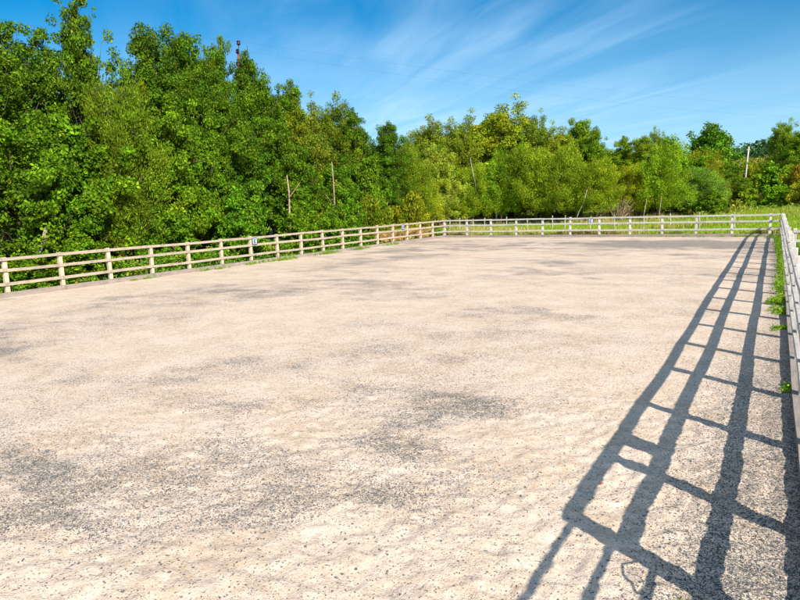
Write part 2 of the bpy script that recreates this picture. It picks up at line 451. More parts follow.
def rail_part(parent, p0, p1, z0, z1, mat, h=RH, name='rail', th=RT):
    """board between two ground points with a little sag and warp"""
    a = Vector((p0[0], p0[1], z0)); b_ = Vector((p1[0], p1[1], z1)); L = (b_ - a).length
    d = (b_ - a).normalized(); side = Vector((-d.y, d.x, 0)).normalized()
    n = 7; pts = []; fs = []
    w1, w2 = random.uniform(-.012, .012), random.uniform(-.018, .008); tw = random.uniform(-.03, .03)
    for i in range(n):
        t = i / (n - 1); c = (b_ - a) * t - (b_ - a) * .5 + side * (w1 * math.sin(math.pi * t)) + Vector((0, 0, w2 * math.sin(math.pi * t)))
        hh = h * (1 + random.uniform(-.03, .03))
        for sx, sz in ((-.5, -.5), (.5, -.5), (.5, .5), (-.5, .5)):
            pts.append(c + side * (sx * th + tw * sz * h * t) + Vector((0, 0, sz * hh)))
    for i in range(n - 1):
        for k in range(4): fs.append((i * 4 + k, i * 4 + (k + 1) % 4, i * 4 + 4 + (k + 1) % 4, i * 4 + 4 + k))
    fs.append((3, 2, 1, 0)); fs.append(tuple((n - 1) * 4 + k for k in range(4)))
    o = MB().poly(pts, fs).build(name, mat, parent); o.location = (a + b_) / 2
    o['axis'] = (.06, 1.0, 1.0) if abs(d.x) > abs(d.y) else (1.0, .06, 1.0)
    return o


def fence_run(root, posts, offx, offy, pm, rm, board=True, span=2, bw=.10, bh=.16):
    """posts: list of (x, y); rails are nailed on the face shifted by (offx, offy)"""
    n = len(posts)
    for x, y in posts: post_part(root, x, y, pm)
    for ri, z in enumerate(RAILZ):
        i = 0 if ri != 1 else -1
        while i < n - 1:
            a = max(i, 0); b = min(i + span, n - 1); i += span
            g = .006
            dx = posts[b][0] - posts[a][0]; dy = posts[b][1] - posts[a][1]; L = math.hypot(dx, dy); ux, uy = dx / L, dy / L
            za = z + random.uniform(-.012, .012); zb = z + random.uniform(-.012, .012)
            rail_part(root, (posts[a][0] + offx + ux * g, posts[a][1] + offy + uy * g), (posts[b][0] + offx - ux * g, posts[b][1] + offy - uy * g), za, zb, rm, RH + random.uniform(-.006, .006))
    if board:
        i = 0
        while i < n - 1:
            a = i; b = min(i + span, n - 1); i += span
            dx = posts[b][0] - posts[a][0]; dy = posts[b][1] - posts[a][1]; L = math.hypot(dx, dy); ux, uy = dx / L, dy / L
            s = 1.35 * (bw / .10)
            rail_part(root, (posts[a][0] + offx * s + ux * .008, posts[a][1] + offy * s + uy * .008), (posts[b][0] + offx * s - ux * .008, posts[b][1] + offy * s - uy * .008),
                      bh / 2 - .03, bh / 2 - .03, M_BOARD, bh + .06 + random.uniform(-.01, .01), 'kickboard', bw)


OFF = .125 / 2 + RT / 2 + .002
lf = empty('wooden_fence', (0, 0, 0))
tag(lf, 'three rail timber fence running along the foot of the dark leafy trees, tan and weathered', 'fence', 'timber fences round the sand arena')
lp = [(XL - .02, YF + .08 - 1.7306 * k) for k in range(21)][::-1]
fence_run(lf, lp, OFF, 0, M_POST, M_RAIL)
bf = empty('wooden_fence', (0, 0, 0))
tag(bf, 'pale three rail timber fence across the far arena end before the bright grass', 'fence', 'timber fences round the sand arena')
bp_ = [(XL - .02 + 1.8205 * k, YF + .08) for k in range(1, 12)] + [(XR + .06, YF + .08)]
fence_run(bf, [(XL + .045, YF + .08)] + bp_[:-1] + [(XR - .005, YF + .08)], 0, -OFF, M_POSTB, M_RAILB)
rf = empty('wooden_fence', (0, 0, 0))
tag(rf, 'timber fence seen almost end on that throws its long ladder shadow over the sand', 'fence', 'timber fences round the sand arena')
rp = [(XR + .05, 3.47)] + [(XR + .05, 4.72 + 1.70 * k) for k in range(20)] + [(XR + .05, YF - .02)]
fence_run(rf, rp, -OFF, 0, M_POSTB, M_RAILB, True, 2, .07, .09)
# stout gate post closes the near end of the fence

gate = empty('metal_gate', (XR + .01, 3.39, 0))
tag(gate, 'galvanised tube gate hung at the near end of the timber fence', 'gate')
b = MB()
for z in (1.19, .94, .71, .48, .26): b.tube([(0, -.02, z), (0, -2.35, z)], .021)
b.build('bar', M_STEEL, gate, True)
MB().tube([(0, 0, .14), (0, 0, 1.24)], .026).build('stile', M_STEEL, gate, True)
MB().tube([(0, -2.37, .14), (0, -2.37, 1.24)], .026).build('stile', M_STEEL, gate, True)
MB().tube([(.03, -.6, .25), (.03, -1.8, 1.16)], .013).build('brace', M_STEEL, gate, True)
MB().tube([(0, -.02, .80), (-.02, -.12, .84), (-.03, -.22, .80), (-.02, -.30, .72)], .009).build('latch', M_STEEL, gate, True)
gp2 = MB().box((0, 0, .58), (.17, .17, 1.46), chamfer=.015).build('gate_post', M_POSTB); gp2.location = (XR + .02, .80, 0); gp2['axis'] = (1., 1., .06)
tag(gp2, 'square timber gate post on the hinge side of the tube gate', 'gate post')

# side paddock fence that leaves the arena fence to the right
sf = empty('wooden_fence', (0, 0, 0))
tag(sf, 'short low grey fence going off from the outside of the arena fence', 'fence')
for i, x in enumerate((.72, 2.7, 4.7, 6.7)): post_part(sf, x, 28 + i * .2, M_POSTB, .12, 1.0)
for z in (.86, .5): rail_part(sf, (.66, 27.91), (3.7, 28.23), z, z, M_RAILB); rail_part(sf, (3.72, 28.23), (6.8, 28.55), z, z, M_RAILB)


# letter plates ------------------------------------------------------
def letter_strokes(ch):
    if ch == 'E': return [((-.45, 0), (.2, 1.6)), ((0.08, .7), (.86, .2)), ((0, 0), (.7, .2)), ((.08, -.7), (.86, .2))]
    if ch == 'H': return [((-.42, 0), (.2, 1.6)), ((.42, 0), (.2, 1.6)), ((0, 0), (.84, .2))]
    if ch == 'F': return [((-.42, 0), (.2, 1.6)), ((.08, .7), (.86, .2)), ((0, .05), (.7, .2))]
    return []


def plate(ch, loc, rz, label):
    r = empty('letter_plate', loc, rz)          # local +y faces away from the arena, -y is the written face
    tag(r, label, 'marker letter', 'arena marker letters')
    MB().box((0, 0, 0), (.30, .012, .30), chamfer=.004).build('plate', M_BLUE, r)
    MB().box((0, -.008, 0), (.235, .006, .235)).build('face', M_WHITE, r)
    b = MB()
    if ch == 'C':
        n = 14
        for k in range(n):
            a0 = R(50 + 260 * k / n); a1 = R(50 + 260 * (k + 1) / n)
            ps = [(math.cos(a) * q * .075, y, math.sin(a) * q * .095) for y in (-.0175, -.0125) for a, q in ((a0, 1.1), (a1, 1.1), (a1, .52), (a0, .52))]
            b.poly(ps, [(0, 1, 2, 3), (7, 6, 5, 4), (0, 4, 5, 1), (2, 6, 7, 3)])
    else:
        for (cx, cz), (sx, sz) in letter_strokes(ch): b.box((cx * .11, -.015, cz * .10), (sx * .13 + .018, .005, sz * .11 + .016))
    b.build('letter', M_BLUE, r)
    return r


plate('E', (XL + OFF + .035, 19.92, 1.01), R(90), 'small white letter plate marked E hung between rails by a post')
plate('H', (XL + OFF + .035, 32.9, 1.01), R(90), 'small white letter plate marked H beside a post near dry tan grass')
plate('C', (-9.77, YF - .02, 1.01), 0, 'blue edged letter plate marked C hanging on the far fence')
plate('F', (XR - OFF + .01, 5.28, 1.01), R(-90), 'letter plate marked F whose shadow lies between the rail shadows')

# stock fence beyond the far fence
wf = empty('stock_fence', (0, 0, 0))
tag(wf, 'thin pale stakes with wire standing in the grass beyond the far timber fence', 'fence')
sx_ = [-23.4, -22.46, -21.22, -20.23, -18.3, -16.5, -14.52, -13.59, -11.68, -9.9, -7.92, -6.1, -4.29, -2.2, -.2, 1.9, 4.0]
for x in sx_:
    z = float(terrain_z(x, 46)); lx = random.uniform(-.09, .09)
    MB().tube([(x, 46, z - .3), (x + lx, 46 + random.uniform(-.05, .05), z + random.uniform(.85, 1.15))], [.045, .038], 7).build('stake', M_BIRCH, wf)
for h in (.35, .62, .88):
    MB().tube([(x, 46, float(terrain_z(x, 46)) + h) for x in sx_], .005, 4).build('wire', M_STEEL, wf)


# ------------------------------------------------------------------ foliage
def leaves(centres, normals, size, aspect, up_bias, rng, fold=.25, dirs=None, size_var=.6, dir_bias=0.0):
    """kite shaped leaves, 4 verts each -> verts, faces"""
    n = len(centres)
    if dirs is None: dirs = rng.normal(size=(n, 3))
    d = dirs + np.array([0, 0, dir_bias]); d /= np.linalg.norm(d, axis=1, keepdims=True) + 1e-9
    nr = normals + rng.normal(size=(n, 3)) * .75 + np.array([0, 0, up_bias])
    nr -= d * (nr * d).sum(1, keepdims=True); nr /= np.linalg.norm(nr, axis=1, keepdims=True) + 1e-9
    s = np.cross(nr, d)
    L = (size * (1 + size_var * rng.uniform(-1, 1, n)))[:, None]; W = L * aspect * .5
    c = centres
    v0 = c - d * L * .5; v2 = c + d * L * .5
    mid = c - d * L * .06
    v1 = mid + s * W + nr * W * fold; v3 = mid - s * W + nr * W * fold
    V = np.stack([v0, v1, v2, v3], 1).reshape(-1, 3)
    F = np.arange(n * 4).reshape(n, 4)
    return V, F


def leaf_cols(n, rng, dark=(.035, .075, .003), mid=(.100, .185, .004), light=(.235, .34, .010), odd=(.30, .22, .03), podd=.012):
    t = rng.beta(2.0, 2.2, n)[:, None]
    dark, mid, light, odd = map(np.array, (dark, mid, light, odd))
    c = np.where(t < .5, dark + (mid - dark) * t * 2, mid + (light - mid) * (t - .5) * 2)
    k = rng.uniform(size=n) < podd; c[k] = odd
    return c


def make_crown(name, seed, H=10.0, Rr=2.6, base=.08, prof='oval', nclust=330, per=95, leaf=.13, aspect=.62, clr=(.42, .62), spires=5, dirb=0.0,
               vertical=0.0, cols=None, gap=.30):
    """returns (crown mesh, trunk mesh); unit tree of height H, radius Rr"""
    rng = np.random.default_rng(seed); rnd = random.Random(seed)
    tb = MB(); lean = Vector((rnd.uniform(-.5, .5), rnd.uniform(-.5, .5), 0))
    def axis_at(t): return Vector((lean.x * t * t + .12 * math.sin(t * 7 + seed), lean.y * t * t + .12 * math.cos(t * 6 + seed), t * H * .86))
    ts = [i / 9 for i in range(10)]
    tb.tube([axis_at(t) + (Vector((0, 0, -.4)) if t == 0 else Vector()) for t in ts], [max(.02, .017 * H * (1 - t) ** .8 + .01) for t in ts], 8)
    def profile(t):
        if prof == 'oval': return (max(0, math.sin(math.pi * min(1, (t - base + .12) / (1.10 - base)))) ** .62) * (1.0 - .22 * t)
        if prof == 'dome': return (1 - max(0, t - .12) ** 2.2) ** .6 * (.80 + .2 * min(1, t / .25))
        if prof == 'tall': return (.95 - .55 * t) if t < .8 else .5 * (1 - t) / .2 * .9 + .06
        if prof == 'cone': return 1.0 - .92 * t
        return 1
    C = []; rad = []; N = []
    nl = int(26 + H * 1.5)
    for i in range(nl):
        t = base + (1 - base) * ((i + rnd.random() * .6) / nl) ** .9
        az = i * 2.39996 + rnd.uniform(-.5, .5); rr = Rr * profile(t) * rnd.uniform(.62, 1.16)
        st = axis_at(max(0.05, t - .16)); en = Vector((math.cos(az) * rr, math.sin(az) * rr, t * H + rnd.uniform(-.3, .3))) + Vector((lean.x, lean.y, 0)) * t * t
        mid = st.lerp(en, .5) + Vector((rnd.uniform(-.2, .2), rnd.uniform(-.2, .2), rnd.uniform(.0, .25)))
        r0 = .05 * (1 - t) + .02
        tb.tube([st, mid, en], [r0, r0 * .6, .008], 5, False)
        m_ = max(3, int(nclust / nl))
        if t > .78: m_ += 2
        elif rnd.random() < gap * .5: m_ = max(2, m_ // 3)
        for k in range(m_):
            q = .35 + .7 * rnd.random() ** .7 if t < .78 else .05 + .9 * rnd.random()
            p = (st.lerp(mid, q * 2) if q < .5 else mid.lerp(en, q * 2 - 1)) + Vector((rnd.gauss(0, .42), rnd.gauss(0, .42), rnd.gauss(0, .40))) * (Rr / 2.6)
            if p.z < base * H * .8: p.z = base * H * .8 + rnd.random() * .5
            if p.z < .15: p.z = .15 + rnd.random() * .4
            C.append(p); rad.append(rnd.uniform(*clr)); ax = axis_at(min(1, max(0, p.z / H)))
            o = Vector((p.x - ax.x, p.y - ax.y, (p.z - H * .45) * .35)); N.append(o.normalized() if o.length > .01 else Vector((0, 0, 1)))
            if rnd.random() < .25: tb.tube([st.lerp(en, min(1, q)), p], [.014, .005], 4, False)
    for i in range(spires):                     # loose sprays that break the outline
        az = rnd.uniform(0, 6.28); t = rnd.uniform(.62, .95); rr = Rr * profile(t) * rnd.uniform(.15, .62)
        st = Vector((math.cos(az) * rr, math.sin(az) * rr, t * H * .9)); L = rnd.uniform(.10, .22) * H * (1.25 - t)+.3
        en = st + Vector((math.cos(az) * L * rnd.uniform(.1, .8), math.sin(az) * L * rnd.uniform(.1, .8), L * 1.1))
        if en.z > H * 1.02: en.z = H * 1.02
        tb.tube([st, st.lerp(en, .5), en], [.025, .016, .005], 5, False)
        k = int(L / .24) + 2
        for j in range(-3, k):
            q = (j + .5) / k; p = st.lerp(en, q); C.append(p + Vector((rnd.gauss(0, .13), rnd.gauss(0, .13), rnd.gauss(0, .08)))); rad.append((1.15 - max(q, -.2) * .75) * clr[0] * .8); N.append(Vector((0, 0, 1)))
    C = np.array([tuple(c) for c in C]); rad = np.array(rad); N = np.array([tuple(c) for c in N])
    cnt = np.maximum(14, (per * (rad / rad.mean()) ** 2 * rng.uniform(.55, 1.35, len(rad))).astype(int))
    idx = np.repeat(np.arange(len(C)), cnt); n = len(idx)
    u = rng.normal(size=(n, 3)); u /= np.linalg.norm(u, axis=1, keepdims=True)
    r = rad[idx] * (rng.uniform(size=n) ** .45)
    off = u * r[:, None]; off[:, 2] *= .78 + vertical * .9
    P = C[idx] + off
    nr = u * .9 + N[idx] * .5
    dirs = None
    if vertical: dirs = rng.normal(size=(n, 3)) * (1 - vertical) + np.array([0, 0, 1.0]) * vertical * 1.5 + N[idx] * .7
    V, F = leaves(P, nr, np.full(n, leaf), aspect, .35, rng, dirs=dirs, dir_bias=dirb)
    col = leaf_cols(n, rng, **(cols or {}))
    ctone = rng.uniform(.62, 1.30, len(C))[idx][:, None]; cy = rng.uniform(-.12, .16, len(C))[idx]
    col = col * ctone; col[:, 0] *= 1 + cy
    k = H / np.percentile(V[:, 2], 99.6); V = V * np.array([1, 1, k]); tb.v = [Vector((p.x, p.y, p.z * k if p.z > 0 else p.z)) for p in tb.v]
    return np_mesh(name + '_crown', V, F, False, col), tb.mesh(name + '_trunk', True)


WIL = dict(dark=(.08, .12, .004), mid=(.20, .25, .006), light=(.38, .42, .02), podd=.02, odd=(.30, .24, .04))
OLI = dict(dark=(.06, .09, .006), mid=(.175, .225, .008), light=(.35, .39, .02), podd=.03, odd=(.25, .17, .05))
VAR = {}
VAR['broad1'] = (make_crown('broad1', 1, base=.20, nclust=350, per=200, leaf=.10, clr=(.28, .50)), 10, 2.6)
VAR['broad2'] = (make_crown('broad2', 2, base=.18, nclust=350, per=190, leaf=.10, prof='tall', spires=8, clr=(.30, .48)), 10, 2.6)
VAR['broad3'] = (make_crown('broad3', 3, base=.20, nclust=340, per=185, spires=6, leaf=.105, clr=(.32, .52)), 10, 2.6)
VAR['open1'] = (make_crown('open1', 4, nclust=320, per=85, prof='tall', spires=13, clr=(.24, .42), gap=.6, leaf=.11), 10, 2.6)
VAR['low1'] = (make_crown('low1', 5, H=5.5, Rr=2.2, base=.22, nclust=290, per=175, prof='dome', spires=6, leaf=.105, clr=(.26, .44)), 5.5, 2.2)
VAR['low2'] = (make_crown('low2', 6, H=5.5, Rr=2.2, base=.20, nclust=290, per=170, prof='dome', spires=9, leaf=.12, aspect=.7, clr=(.28, .46)), 5.5, 2.2)
VAR['willow1'] = (make_crown('willow1', 7, H=7, Rr=2.5, base=.27, prof='dome', nclust=340, per=180, leaf=.14, aspect=.26, vertical=.45, spires=12, clr=(.4, .6), cols=WIL), 7, 2.5)
VAR['willow2'] = (make_crown('willow2', 8, H=7, Rr=2.5, base=.28, prof='dome', nclust=340, per=180, leaf=.14, aspect=.28, vertical=.4, spires=14, clr=(.38, .6), cols=WIL), 7, 2.5)
VAR['willow3'] = (make_crown('willow3', 17, H=7, Rr=2.2, base=.04, prof='dome', nclust=420, per=150, leaf=.115, aspect=.30, vertical=.40, spires=12, clr=(.28, .46), cols=WIL), 7, 2.2)
VAR['ash1'] = (make_crown('ash1', 9, H=11, Rr=3, base=.10, prof='dome', nclust=400, per=160, leaf=.14, aspect=.5, spires=9, clr=(.38, .62), cols=OLI), 11, 3)
VAR['ash2'] = (make_crown('ash2', 10, H=11, Rr=3, base=.10, prof='dome', nclust=380, per=150, leaf=.14, aspect=.42, vertical=.3, spires=16, clr=(.36, .58), cols=OLI), 11, 3)
VAR['round1'] = (make_crown('round1', 12, H=8, Rr=2.8, base=.22, nclust=420, per=70, leaf=.20, aspect=.7, spires=0, clr=(.45, .65)), 8, 2.8)
VAR['bush1'] = (make_crown('bush1', 13, H=3, Rr=1.8, base=.02, prof='dome', nclust=190, per=90, leaf=.16, aspect=.6, spires=5, clr=(.28, .42)), 3, 1.8)
VAR['bush2'] = (make_crown('bush2', 14, H=3, Rr=1.8, base=.02, prof='dome', nclust=190, per=90, leaf=.17, aspect=.35, vertical=.4, spires=8, clr=(.28, .42), cols=WIL), 3, 1.8)

DG = (1, 1, 1); YG = (1.35, 1.08, .9); BG = (.75, 1.0, 1.7); LG = (1.25, 1.3, 1.0)
GL = 'trees behind the fence at the foot of the wood'; GB = 'trees beyond the far meadow strip'; GS = 'shrubs under the wood edge'; GH = 'bushes on the scrubby slope'
# name, category, variant, x, y, top z, radius, tint, group, label
ITEMS = [
 ('broadleaf_tree', 'tree', 'broad2', -26.0, 12.2, 9.5, 2.9, (.95, .92, 1), GL, 'dark leafy tree cut by the photo edge, nearest of the wood'),
 ('alder_tree', 'tree', 'open1', -27.2, 14.0, 10.3, 2.4, (.95, .95, 1), GL, 'thin topped alder with a wispy peak beside the photo corner'),
 ('alder_tree', 'tree', 'open1', -26.5, 15.0, 10.1, 2.0, (.9, .92, 1), GL, 'open alder with sky holes, between the corner peak and the tallest spire'),
 ('alder_tree', 'tree', 'open1', -26.0, 16.5, 11.9, 1.9, (1, .95, 1), GL, 'tallest and most ragged alder, its single spire nearly reaching the photo top'),
 ('willow_tree', 'tree', 'willow3', -24.0, 16.3, 7.9, 1.9, (.85, .92, 1), GL, 'yellow green feathery willow below the notch of sky beside the tallest spire'),
 ('oak_tree', 'tree', 'broad1', -27.0, 20.3, 11.3, 2.6, (.9, .92, 1), GL, 'dark round headed oak just past the notch of sky by the feathery willow'),
 ('oak_tree', 'tree', 'broad3', -28.0, 23.6, 12.0, 2.3, (.95, .95, 1), GL, 'dark oak whose tufted top sticks out midway between the sky notch and the brown pole'),
 ('broadleaf_tree', 'tree', 'broad1', -25.5, 22.9, 10.0, 1.9, (1.05, 1, 1), GL, 'dense green tree closest in front of the brown pole, below its head'),
 ('broadleaf_tree', 'tree', 'broad2', -27.2, 24.7, 11.6, 1.6, (.95, .95, 1), GL, 'narrow tree whose tip stands beside the brown pole top'),
 ('broadleaf_tree', 'tree', 'broad1', -26.4, 26.3, 11.0, 2.0, (.95, .95, 1), GL, 'leafy tree covering the lower part of the brown pole'),
 ('broadleaf_tree', 'tree', 'broad3', -26.0, 26.9, 10.0, 2.1, (1, 1, 1), GL, 'tree with a stepped leafy shoulder just past the brown pole'),
 ('oak_tree', 'tree', 'broad2', -28.0, 31.3, 11.1, 2.1, (1, 1, 1), GL, 'tree with a small dark tuft on top, above the pale dead stump'),
 ('ash_tree', 'tree', 'ash1', -25.0, 29.7, 8.8, 1.8, (1.1, 1, 1), GL, 'olive ash above the slim pale stem in the wood'),
 ('ash_tree', 'tree', 'ash2', -27.5, 35.6, 10.2, 2.4, (.95, .95, 1), GL, 'olive ash with fine twigs against the sky, behind the slim pale stem'),
 ('broadleaf_tree', 'tree', 'broad1', -26.2, 36.3, 9.5, 1.9, (.9, .93, 1), GL, 'dark tree on the falling skyline past the slim pale stem'),
 ('broadleaf_tree', 'tree', 'broad3', -24.4, 38.0, 8.6, 1.7, (.85, .9, 1), GL, 'small dark domed tree that ends the tall dark wood'),
 ('willow_tree', 'tree', 'willow1', -24.4, 40.8, 7.7, 1.9, (.9, .95, 1), GL, 'soft green willow in the dip after the dark domed tree'),
 ('hazel_tree', 'tree', 'low1', -23.4, 11.4, 5.9, 2.3, (1.15, 1.12, 1), GL, 'low bright hazel above the short broken trunk'),
 ('hazel_tree', 'tree', 'low2', -24.2, 14.0, 6.2, 2.2, (1.15, 1.15, 1), GL, 'low bright hazel just past the short broken trunk'),
 ('hazel_tree', 'tree', 'low1', -24.0, 18.2, 7.0, 2.2, (1.3, 1.2, 1), GL, 'golden green hazel leaning over the fence below the dark round headed oak'),
 ('hazel_tree', 'tree', 'low2', -24.8, 20.9, 6.9, 1.9, (1.1, 1.1, 1), GL, 'leafy hazel below the tufted dark oak'),
 ('hazel_tree', 'tree', 'low2', -24.8, 23.8, 6.2, 1.8, (.72, .85, 1), GL, 'deep green hazel under the brown pole behind the E plate'),
 ('hazel_tree', 'tree', 'low1', -23.6, 26.8, 5.6, 1.7, (1.1, 1.05, 1), GL, 'hazel round the slim pale stem with the side branch'),
 ('hazel_tree', 'tree', 'low1', -23.7, 30.5, 5.4, 1.8, (1.05, 1.1, 1), GL, 'hazel beside the thin straight pale stem'),
 ('hazel_tree', 'tree', 'low2', -23.6, 34.0, 5.8, 1.8, (1.2, 1.15, 1), GL, 'light green hazel between the straight pale stem and the H plate'),
 ('ash_tree', 'tree', 'ash2', -31.0, 57.0, 11.2, 3.0, (1, .95, 1.1), GB, 'grey olive ash, first of the far trees after the dip'),
 ('ash_tree', 'tree', 'ash2', -28.2, 58.0, 10.9, 2.4, (1.0, .95, 1), GB, 'olive ash with a low flat top beside the highest far crown'),
 ('ash_tree', 'tree', 'ash1', -27.4, 62.0, 12.1, 3.2, (1.2, 1.15, .8), GB, 'yellowing ash on the near shoulder of the highest far crown'),
 ('ash_tree', 'tree', 'ash1', -24.3, 62.0, 12.9, 3.9, (1.25, 1.15, .7), GB, 'highest of the far trees, broad crown with a few yellow leaves'),
 ('ash_tree', 'tree', 'ash1', -20.5, 60.0, 11.0, 1.7, (.8, .9, 1.2), GB, 'narrow dark ash standing off the shoulder of the highest far crown'),
 ('maple_tree', 'tree', 'ash1', -18.1, 59.0, 9.6, 2.2, (1.15, 1.08, .8), GB, 'golden topped maple beside the dark pointed far tree'),
 ('oak_tree', 'tree', 'broad3', -16.6, 62.0, 10.5, 2.4, (1.2, 1.1, 1), GB, 'dark pointed oak with a spiky top above the C plate'),
 ('oak_tree', 'tree', 'broad1', -14.8, 60.0, 9.2, 1.7, (1.2, 1.1, 1), GB, 'dark side crown sloping down from the spiky topped oak'),
 ('broadleaf_tree', 'tree', 'broad1', -12.9, 64.0, 8.5, 2.1, (1.3, 1.2, 1), GB, 'rounded tree behind the two smooth willows, before the spiky conifer top'),
 ('broadleaf_tree', 'tree', 'broad3', -11.2, 62.5, 8.3, 1.9, (1.6, 1.25, .9), GB, 'yellow green rounded tree next to the spiky conifer top'),
 ('conifer_tree', 'tree', 'ash2', -10.3, 66.5, 9.2, 1.2, (1.0, 1.1, 1.6), GB, 'thin blue green conifer tip above the brightest round willow'),
 ('broadleaf_tree', 'tree', 'round1', -8.6, 62.5, 7.9, 2.1, (1.3, 1.3, 1), GB, 'leafy tree just behind the brightest round willow'),
 ('broadleaf_tree', 'tree', 'broad2', -6.5, 64.0, 6.4, 2.2, (1.2, 1.3, 1), GB, 'fresh green tree between the round willow and the lone round oak'),
 ('willow_tree', 'tree', 'ash2', -25.5, 48.0, 7.6, 1.8, (1.5, 1.35, 2.2), GB, 'pale silvery willow patch below the grey olive ash'),
 ('willow_tree', 'tree', 'willow1', -25.0, 43.5, 5.7, 1.9, (1.25, 1.15, 1), GB, 'low bright yellow green willow behind the corner of the fences'),
 ('willow_tree', 'tree', 'willow2', -24.2, 52.0, 6.0, 2.1, (.95, 1.0, 1), GB, 'low willow behind the pale stakes at the fence corner'),
 ('willow_tree', 'tree', 'willow1', -22.0, 54.0, 7.4, 2.4, (.8, 1.0, 1), GB, 'rich green willow over the white birch trunk'),
 ('willow_tree', 'tree', 'willow2', -18.8, 54.5, 7.6, 2.5, (.95, .98, 1), GB, 'big feathery willow over the dark hollow under the far trees'),
 ('willow_tree', 'tree', 'willow1', -16.2, 55.0, 7.2, 2.3, (.95, 1, 1.2), GB, 'willow over the tangle of dead twigs beside the leaning white stem'),
 ('willow_tree', 'tree', 'willow1', -13.2, 55.2, 5.9, 2.2, (1.08, 1.08, 1), GB, 'smooth round golden willow right above the C plate'),
 ('willow_tree', 'tree', 'willow2', -10.6, 57.0, 5.4, 1.6, (1.2, 1.0, 1), GB, 'slim yellow willow between the golden dome and the brightest round willow'),
 ('willow_tree', 'tree', 'willow1', -8.7, 57.5, 7.0, 2.3, (.95, 1.12, 1), GB, 'brightest and roundest green willow, with brown stems at its foot'),
 ('willow_tree', 'tree', 'willow2', -6.6, 65.0, 6.6, 2.3, (1.1, .9, 1), GB, 'olive yellow willow above the blue grey bush'),
 ('grey_willow_bush', 'bush', 'willow1', -5.7, 62.0, 4.7, 2.2, (.62, .85, 2.6), GH, 'blue grey round bush below the olive yellow willow'),
 ('oak_tree', 'tree', 'round1', -7.7, 92.0, 11.3, 3.3, (.58, .78, 1), GH, 'lone round dark oak standing above the skyline'),
 ('ash_tree', 'tree', 'ash2', .4, 95.0, 11.2, 2.2, (.72, .9, 1), GH, 'spiky topped tree past the pale pole, by the photo edge'),
 ('oak_tree', 'tree', 'broad3', 2.3, 91.0, 9.5, 2.6, (1.0, 1.0, 1), GH, 'dark spreading oak cut by the photo edge past the spiky topped tree'),
 ('rowan_bush', 'bush', 'bush2', 2.1, 78.5, 5.3, 1.7, (1.25, .80, .8), GH, 'rust brown bush at the photo edge on the slope'),
 ('thorn_bush', 'bush', 'bush1', -.5, 86.0, 5.7, 2.4, (1.0, 1.05, 1), GH, 'dark green thorn bush in front of the spiky topped tree'),
 ('gorse_bush', 'bush', 'bush2', -2.6, 92.0, 6.1, 1.8, (.95, .9, 1), GH, 'golden bush just past the foot of the pale pole'),
 ('broadleaf_tree', 'tree', 'low2', -5.6, 78.0, 6.3, 2.3, (1.4, 1.25, 1), GH, 'fresh green leafy tree in front of the lone round oak'),
 ('thorn_bush', 'bush', 'bush2', -4.6, 79.0, 4.0, 2.0, (.9, .9, 1), GH, 'olive bush on the slope below the pale pole'),
 ('thorn_bush', 'bush', 'bush1', -2.9, 76.0, 3.8, 1.7, (1.3, 1.1, 1), GH, 'dull green bush at the slope foot, between pale pole and blue grey bush'),
 ('gorse_bush', 'bush', 'bush1', .2, 76.0, 3.3, 1.7, (1.1, 1.3, 1.2), GH, 'deep green low bush behind the far end of the ladder shadow'),
 ('thorn_bush', 'bush', 'bush2', 3.2, 74.0, 3.6, 1.8, (1.1, .9, 1), GH, 'tawny bush low on the slope under the rust brown one'),
 ('holly_shrub', 'shrub', 'bush1', -4.8, 60.0, 2.6, 1.3, (1.0, 1.1, 1), GS, 'small green shrub at the foot of the blue grey bush'),
 ('ivy_shrub', 'shrub', 'bush1', -22.2, 8.2, 2.3, 1.5, (1.25, 1.35, 1), GS, 'glossy bright ivy shrub at the photo edge behind the fence'),
 ('ivy_shrub', 'shrub', 'bush1', -21.1, 10.6, 1.35, .9, (1.2, 1.35, 1), GS, 'low ivy shrub in front of the foot of the short broken trunk'),
 ('ivy_shrub', 'shrub', 'bush1', -21.9, 12.6, 1.7, 1.2, (1.3, 1.4, 1), GS, 'low ivy shrub behind the fence just past the short broken trunk'),
 ('ivy_shrub', 'shrub', 'bush1', -22.5, 17.4, 2.6, 1.3, (1.0, 1.25, 1), GS, 'ivy shrub deep in shade below the golden green hazel'),
 ('ivy_shrub', 'shrub', 'bush1', -22.1, 21.0, 3.3, 1.4, (1.0, 1.35, 1.2), GS, 'tall glossy ivy shrub behind the E plate'),
 ('ivy_shrub', 'shrub', 'bush1', -22.2, 25.6, 2.6, 1.5, (1.1, 1.4, 1), GS, 'wide fresh green shrub at the foot of the slim pale stem'),
 ('ivy_shrub', 'shrub', 'bush1', -22.1, 29.6, 2.8, 1.4, (.9, 1.25, 1.2), GS, 'bushy shrub hiding the foot of the thin straight pale stem'),
 ('ivy_shrub', 'shrub', 'bush1', -21.5, 24.9, 2.3, 1.0, (1.2, 1.35, 1), GS, 'small rounded shrub against the fence below the dead stem with one branch'),
 ('ivy_shrub', 'shrub', 'bush1', -21.5, 28.0, 2.6, 1.0, (1.1, 1.3, 1), GS, 'rounded shrub against the fence under the thin straight stem'),
 ('ivy_shrub', 'shrub', 'bush2', -22.4, 33.2, 3.0, 1.5, (.95, 1.05, 1), GS, 'yellow green shrub behind the H plate'),
 ('ivy_shrub', 'shrub', 'bush2', -23.2, 38.6, 3.2, 1.6, (1.2, 1.1, 1), GS, 'brightest yellow shrub behind the last posts before the fence corner'),
]
